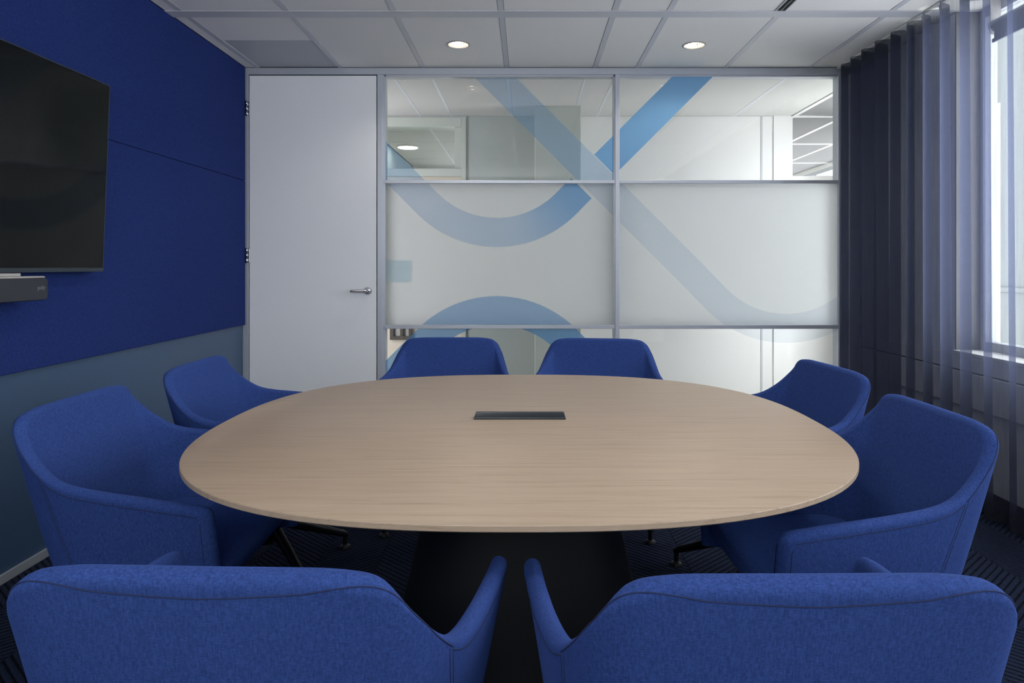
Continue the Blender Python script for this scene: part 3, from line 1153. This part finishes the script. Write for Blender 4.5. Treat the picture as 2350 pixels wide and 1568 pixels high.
def section(u, shrink=1.0, fwd=0.0, lower=0.0):
    """closed loop: inside from bottom to top, round cap, outside down"""
    T, B, n, h, L_, t = frame_at(u)
    d = t * (fwd * (1 if u > 0 else -1))
    T = T - h * lower
    L_ -= lower
    K = 10
    ht = half_thick(1, u) * shrink
    Ls = max(.02, L_ - ht)
    pts = []
    bul = lambda v: n * (.010 * math.sin(PI * v) * max(0, 1 - abs(u) / 5.0))
    for k in range(K + 1):
        v = k / K
        pts.append(B + d + h * (Ls * v) - n * half_thick(v, u) * shrink + bul(v))
    for k in range(1, 8):
        a = PI * k / 8
        pts.append(B + d + h * (Ls + ht * math.sin(a)) + n * (-ht * math.cos(a)))
    for k in range(K, -1, -1):
        v = k / K
        pts.append(B + d + h * (Ls * v) + n * half_thick(v, u) * shrink + bul(v))
    return pts


def outer_point(u, v, lift=.0006):
    T, B, n, h, L_, t = frame_at(u)
    Ls = L_ - half_thick(1, u)
    return B + h * (Ls * v) + n * (half_thick(v, u) + lift + .010 * math.sin(PI * v) * max(0, 1 - abs(u) / 5.0))


def normals_at(u, du=.03):
    """analytic-like normals of the section loop at u, so that backrest and arms meet without a crease"""
    lim = UMAX - .001
    a, b = section(max(-lim, u - du)), section(min(lim, u + du))
    c = section(max(-lim, min(lim, u)))
    T, B, n, h, L_, t = frame_at(u)
    res = []
    M = len(c)
    for k in range(M):
        tv = c[min(k + 1, M - 1)] - c[max(k - 1, 0)]
        tu = b[k] - a[k]
        q = tu.cross(tv)
        if q.length < 1e-9:
            q = n.copy()
        q.normalize()
        res.append(q)
    if res[-3].dot(n) < 0:
        res = [-q for q in res]
    return res


def shell_part(u0, u1, n, parent, name, end_cap):
    us = [u0 + (u1 - u0) * k / n for k in range(n + 1)]
    rings = [section(u) for u in us]
    nrm = [normals_at(u) for u in us]
    if end_cap:
        T, B, nn_, h, L_, t = frame_at(u1)
        fw = t * (1 if u1 > 0 else -1)
        ht = .022
        for a in (15, 30, 45, 58, 70, 80, 86):
            q = math.radians(a)
            rings.append(section(u1, math.cos(q), ht * math.sin(q) * 1.1, .030 * (1 - math.cos(q))))
            nrm.append([(v * math.cos(q) + fw * math.sin(q)).normalized() for v in nrm[n]])
    M = len(rings[0])
    vs = [tuple(p) for r in rings for p in r]
    ns = [tuple(p) for r in nrm for p in r]
    fs = []
    for i in range(len(rings) - 1):
        for j in range(M):
            k = (j + 1) % M
            f = (i * M + j, i * M + k, (i + 1) * M + k, (i + 1) * M + j)
            p = [Vector(vs[q]) for q in f]
            fn = (p[2] - p[0]).cross(p[3] - p[1])
            if j < M - 1 and fn.dot(Vector(ns[f[0]]) + Vector(ns[f[2]])) < 0:
                f = tuple(reversed(f))
            fs.append(f)
    if end_cap:
        fs.append(tuple((len(rings) - 1) * M + j for j in range(M)))
    me = D.meshes.new(name)
    me.from_pydata(vs, [], fs)
    me.polygons.foreach_set('use_smooth', [True] * len(me.polygons))
    me.materials.append(MATS['chair_wool'])
    me.normals_split_custom_set_from_vertices(ns)
    o = D.objects.new(name, me)
    COL.objects.link(o)
    o.parent = parent
    return o


def cap_point(u, ang, lift=.0006):
    """point on the rounded top, ang degrees from the outside face"""
    T, B, n, h, L_, t = frame_at(u)
    ht = half_thick(1, u)
    q = math.radians(ang)
    return B + h * (L_ - ht) + (n * math.cos(q) + h * math.sin(q)) * (ht + lift)


def make_chair():
    r = empty('conference_chair')
    back = shell_part(-SEAM, SEAM, 84, r, 'backrest', False)
    # bottom closing strip is hidden by the seat
    for sg_ in (-1, 1):
        arm = shell_part(sg_ * SEAM, sg_ * UMAX, 40, r, 'armrest', True)
        # welt along the outside of the arm, and the stitched line at the corner
        pts = [outer_point(sg_ * (SEAM + (UMAX - .9 - SEAM) * k / 24), .985) for k in range(25)]
        MB().tube(pts, .0009, 5).build('seam', 'thread', arm, True)
        pts = [outer_point(sg_ * (UMAX - .35), .93 - .92 * k / 10, .0002) for k in range(11)]
        MB().tube(pts, .0008, 5).build('seam', 'thread', arm, True)
    for sg_ in (-1, 1):
        for du in (0, .17):
            pts = [outer_point(sg_ * (SEAM - du), .985 - .97 * k / 14, .0001) for k in range(15)]
            MB().tube(pts, .0008, 5).build('seam', 'thread', back, True)
    pts = []
    for k in range(121):
        u = -SEAM + 2 * SEAM * k / 120
        w = abs(u)
        c = -math.cos(PI * w / 3) if w < 3 else math.cos(PI / 2 * (w - 3) / (SEAM - 3))
        pts.append(cap_point(u, 50 * c) if c > 0 else outer_point(u, 1 + .012 * c))
    MB().tube(pts, .0010, 5).build('seam', 'thread', back, True)
    # seat cushion
    se = MB()

    def rr(x0, x1, w, z, rad=.07, fz=0.0):
        pts = []
        for cx_, cy_, a0 in ((x1 - rad, w - rad, 0), (x0 + rad, w - rad, 90), (x0 + rad, -w + rad, 180), (x1 - rad, -w + rad, 270)):
            for k in range(9):
                q = math.radians(a0 + 90 * k / 8)
                x = cx_ + rad * math.cos(q)
                pts.append((x, cy_ + rad * math.sin(q), z + fz * max(0, x)))
        return pts
    se.loft([rr(-.12, .165, .205, .325), rr(-.135, .200, .232, .345), rr(-.14, .245, .250, .400), rr(-.14, .262, .256, .430),
             rr(-.14, .262, .254, .446), rr(-.135, .252, .246, .458), rr(-.12, .22, .22, .464), rr(-.05, .12, .12, .467, .06)])
    se.build('seat', 'chair_wool', r, True)
    # base
    col = MB().lathe([(.028, .12), (.028, .30), (.07, .312), (.075, .330)], n=24)
    smooth_by_angle(col.build('swivel_column', 'black_metal', r), 40)
    smooth_by_angle(MB().lathe([(.030, .135), (.042, .150), (.044, .235), (.038, .250)], n=24).build('hub', 'black_metal', r), 40)
    for k in range(4):
        q = PI / 4 + k * PI / 2
        c, s_ = math.cos(q), math.sin(q)
        R1 = .345
        leg = MB()
        # tapering bar with a squared section, rounded top
        rings = []
        for d, z, w, hh in ((.030, .205, .019, .026), (.12, .163, .017, .024), (.24, .106, .014, .019), (R1 - .012, .064, .012, .015), (R1 + .004, .056, .009, .010)):
            ring = []
            for a in range(12):
                qq = 2 * PI * a / 12
                ca, sa = math.cos(qq), math.sin(qq)
                oy = w * math.copysign(abs(ca) ** .7, ca)
                oz = hh * math.copysign(abs(sa) ** .7, sa)
                ring.append((d * c - oy * s_, d * s_ + oy * c, z + oz))
            rings.append(ring)
        leg.loft(rings)
        leg.tube([(R1 * c - .006 * c, R1 * s_ - .006 * s_, .060), (R1 * c - .006 * c, R1 * s_ - .006 * s_, .012)], .0095, 12)
        lo = leg.build('leg', 'black_metal', r)
        smooth_by_angle(lo, 50)
        MB().lathe([(.010, .016), (.021, .010), (.023, .004), (.023, .001)], (R1 - .006) * c, (R1 - .006) * s_, 18).build('glide', 'black_metal', lo)
    return r


CHAIRS = [
    (-.392, 1.125, 88, 'blue upholstered armchair with its back to us on the screen side'),
    (.343, 1.105, 90.5, 'blue upholstered armchair with its back to us on the curtain side'),
    (-1.015, 1.965, 0, 'blue upholstered armchair under the wall screen and soundbar, arm and seat in view'),
    (-1.015, 2.68, 0, 'blue upholstered armchair on the screen side of the table nearest the door'),
    (.805, 1.815, 181, 'blue upholstered armchair before the curtain, its whole near arm in view'),
    (.868, 2.54, 186, 'blue upholstered armchair at the far end of the curtain side, by the frosted glass'),
    (-.395, 3.285, 270, 'blue upholstered armchair facing us across the table, next to the door'),
    (.335, 3.24, 262, 'blue upholstered armchair facing us across the table, below the middle mullion'),
]
proto = make_chair()
for i, (x, y, a, lb) in enumerate(CHAIRS):
    o = proto if i == 0 else copy_tree(proto)
    o.location = (x, y, 0)
    o.rotation_euler = (0, 0, math.radians(a))
    tag(o, lb, 'chair', 'blue armchairs around the table')

# ================================================================ SCREEN AND VIDEO BAR
tv = empty('television', (-1.974, 2.355, 1.60))
tag(tv, 'large black flat television hung on the blue wall panels', 'television')
tilt = math.atan2(.032, .84)
TW, TH = 1.45, .838


def tv_mesh(m):
    for i, p in enumerate(m.v):
        x, y, z = p
        m.v[i] = (x + .080 + z * math.tan(tilt), y, z)
    return m


tv_mesh(MB().bbox(-.030, -.003, -TW / 2, TW / 2, -TH / 2, TH / 2, .003)).build('rear_case', 'black_metal', tv)
tv_mesh(MB().box(-.0032, .0, -TW / 2 + .005, TW / 2 - .005, -TH / 2 + .018, TH / 2 - .005)).build('screen', 'screen_black', tv)
tv_mesh(MB().bbox(-.004, .002, -TW / 2, TW / 2, -TH / 2, -TH / 2 + .017, .001)).build('lower_bezel', 'bezel', tv)
tv_mesh(MB().box(-.004, .001, -TW / 2, -TW / 2 + .004, -TH / 2, TH / 2).box(-.004, .001, TW / 2 - .004, TW / 2, -TH / 2, TH / 2)
        .box(-.004, .001, -TW / 2, TW / 2, TH / 2 - .004, TH / 2)).build('bezel', 'bezel', tv)
MB().box(0, .055, -.3, .3, -.25, .25).build('wall_mount', 'black_metal', tv)

vb = empty('video_bar', (-1.974, 2.345, 1.075))
tag(vb, 'dark grey mesh-fronted video bar with a pale top under the television', 'soundbar')
bar = MB()
# rounded-rectangle front, in y-z, extruded along x
def rrect(y0, y1, z0, z1, rad, x):
    pts = []
    for cy_, cz_, a0 in ((y1 - rad, z1 - rad, 0), (y0 + rad, z1 - rad, 90), (y0 + rad, z0 + rad, 180), (y1 - rad, z0 + rad, 270)):
        for k in range(7):
            q = math.radians(a0 + 90 * k / 6)
            pts.append((x, cy_ + rad * math.cos(q), cz_ + rad * math.sin(q)))
    return pts


bar.loft([rrect(-.30, .30, .0, .086, .016, .030), rrect(-.30, .30, .0, .086, .016, .116), rrect(-.297, .297, .003, .083, .014, .122)])
smooth_by_angle(bar.build('speaker_front', 'mesh_grey', vb), 40)
MB().bbox(.020, .114, -.296, .296, .083, .0925, .004).build('top_plate', 'pale_grey', vb)
MB().bbox(.0, .09, -.20, .200, .0925, .104, .002).build('mount_bracket', 'pale_grey', vb)
MB().bbox(.0, .030, -.15, .15, .02, .09, .002).build('wall_mount', 'black_metal', vb)
tx = D.curves.new('logo', 'FONT')
tx.body = 'poly'
tx.size = .024
tx.extrude = .0004
tx.align_x = 'CENTER'
tx.materials.append(MATS['logo_grey'])
to = D.objects.new('logo_curve', tx)
COL.objects.link(to)
me = D.meshes.new_from_object(to.evaluated_get(bpy.context.evaluated_depsgraph_get()))
D.objects.remove(to)
to = D.objects.new('logo', me)
COL.objects.link(to)
to.parent = vb
to.location = (.1224, .262, .041)
to.rotation_euler = (PI / 2, 0, PI / 2)
lens = MB()
lens.loft([[(x, .0 + r * math.cos(2 * PI * k / 24), .045 + r * math.sin(2 * PI * k / 24)) for k in range(24)] for r, x in ((.03, .120), (.03, .127), (.022, .129), (.018, .125))])
lens.build('camera_lens', 'screen_black', vb)
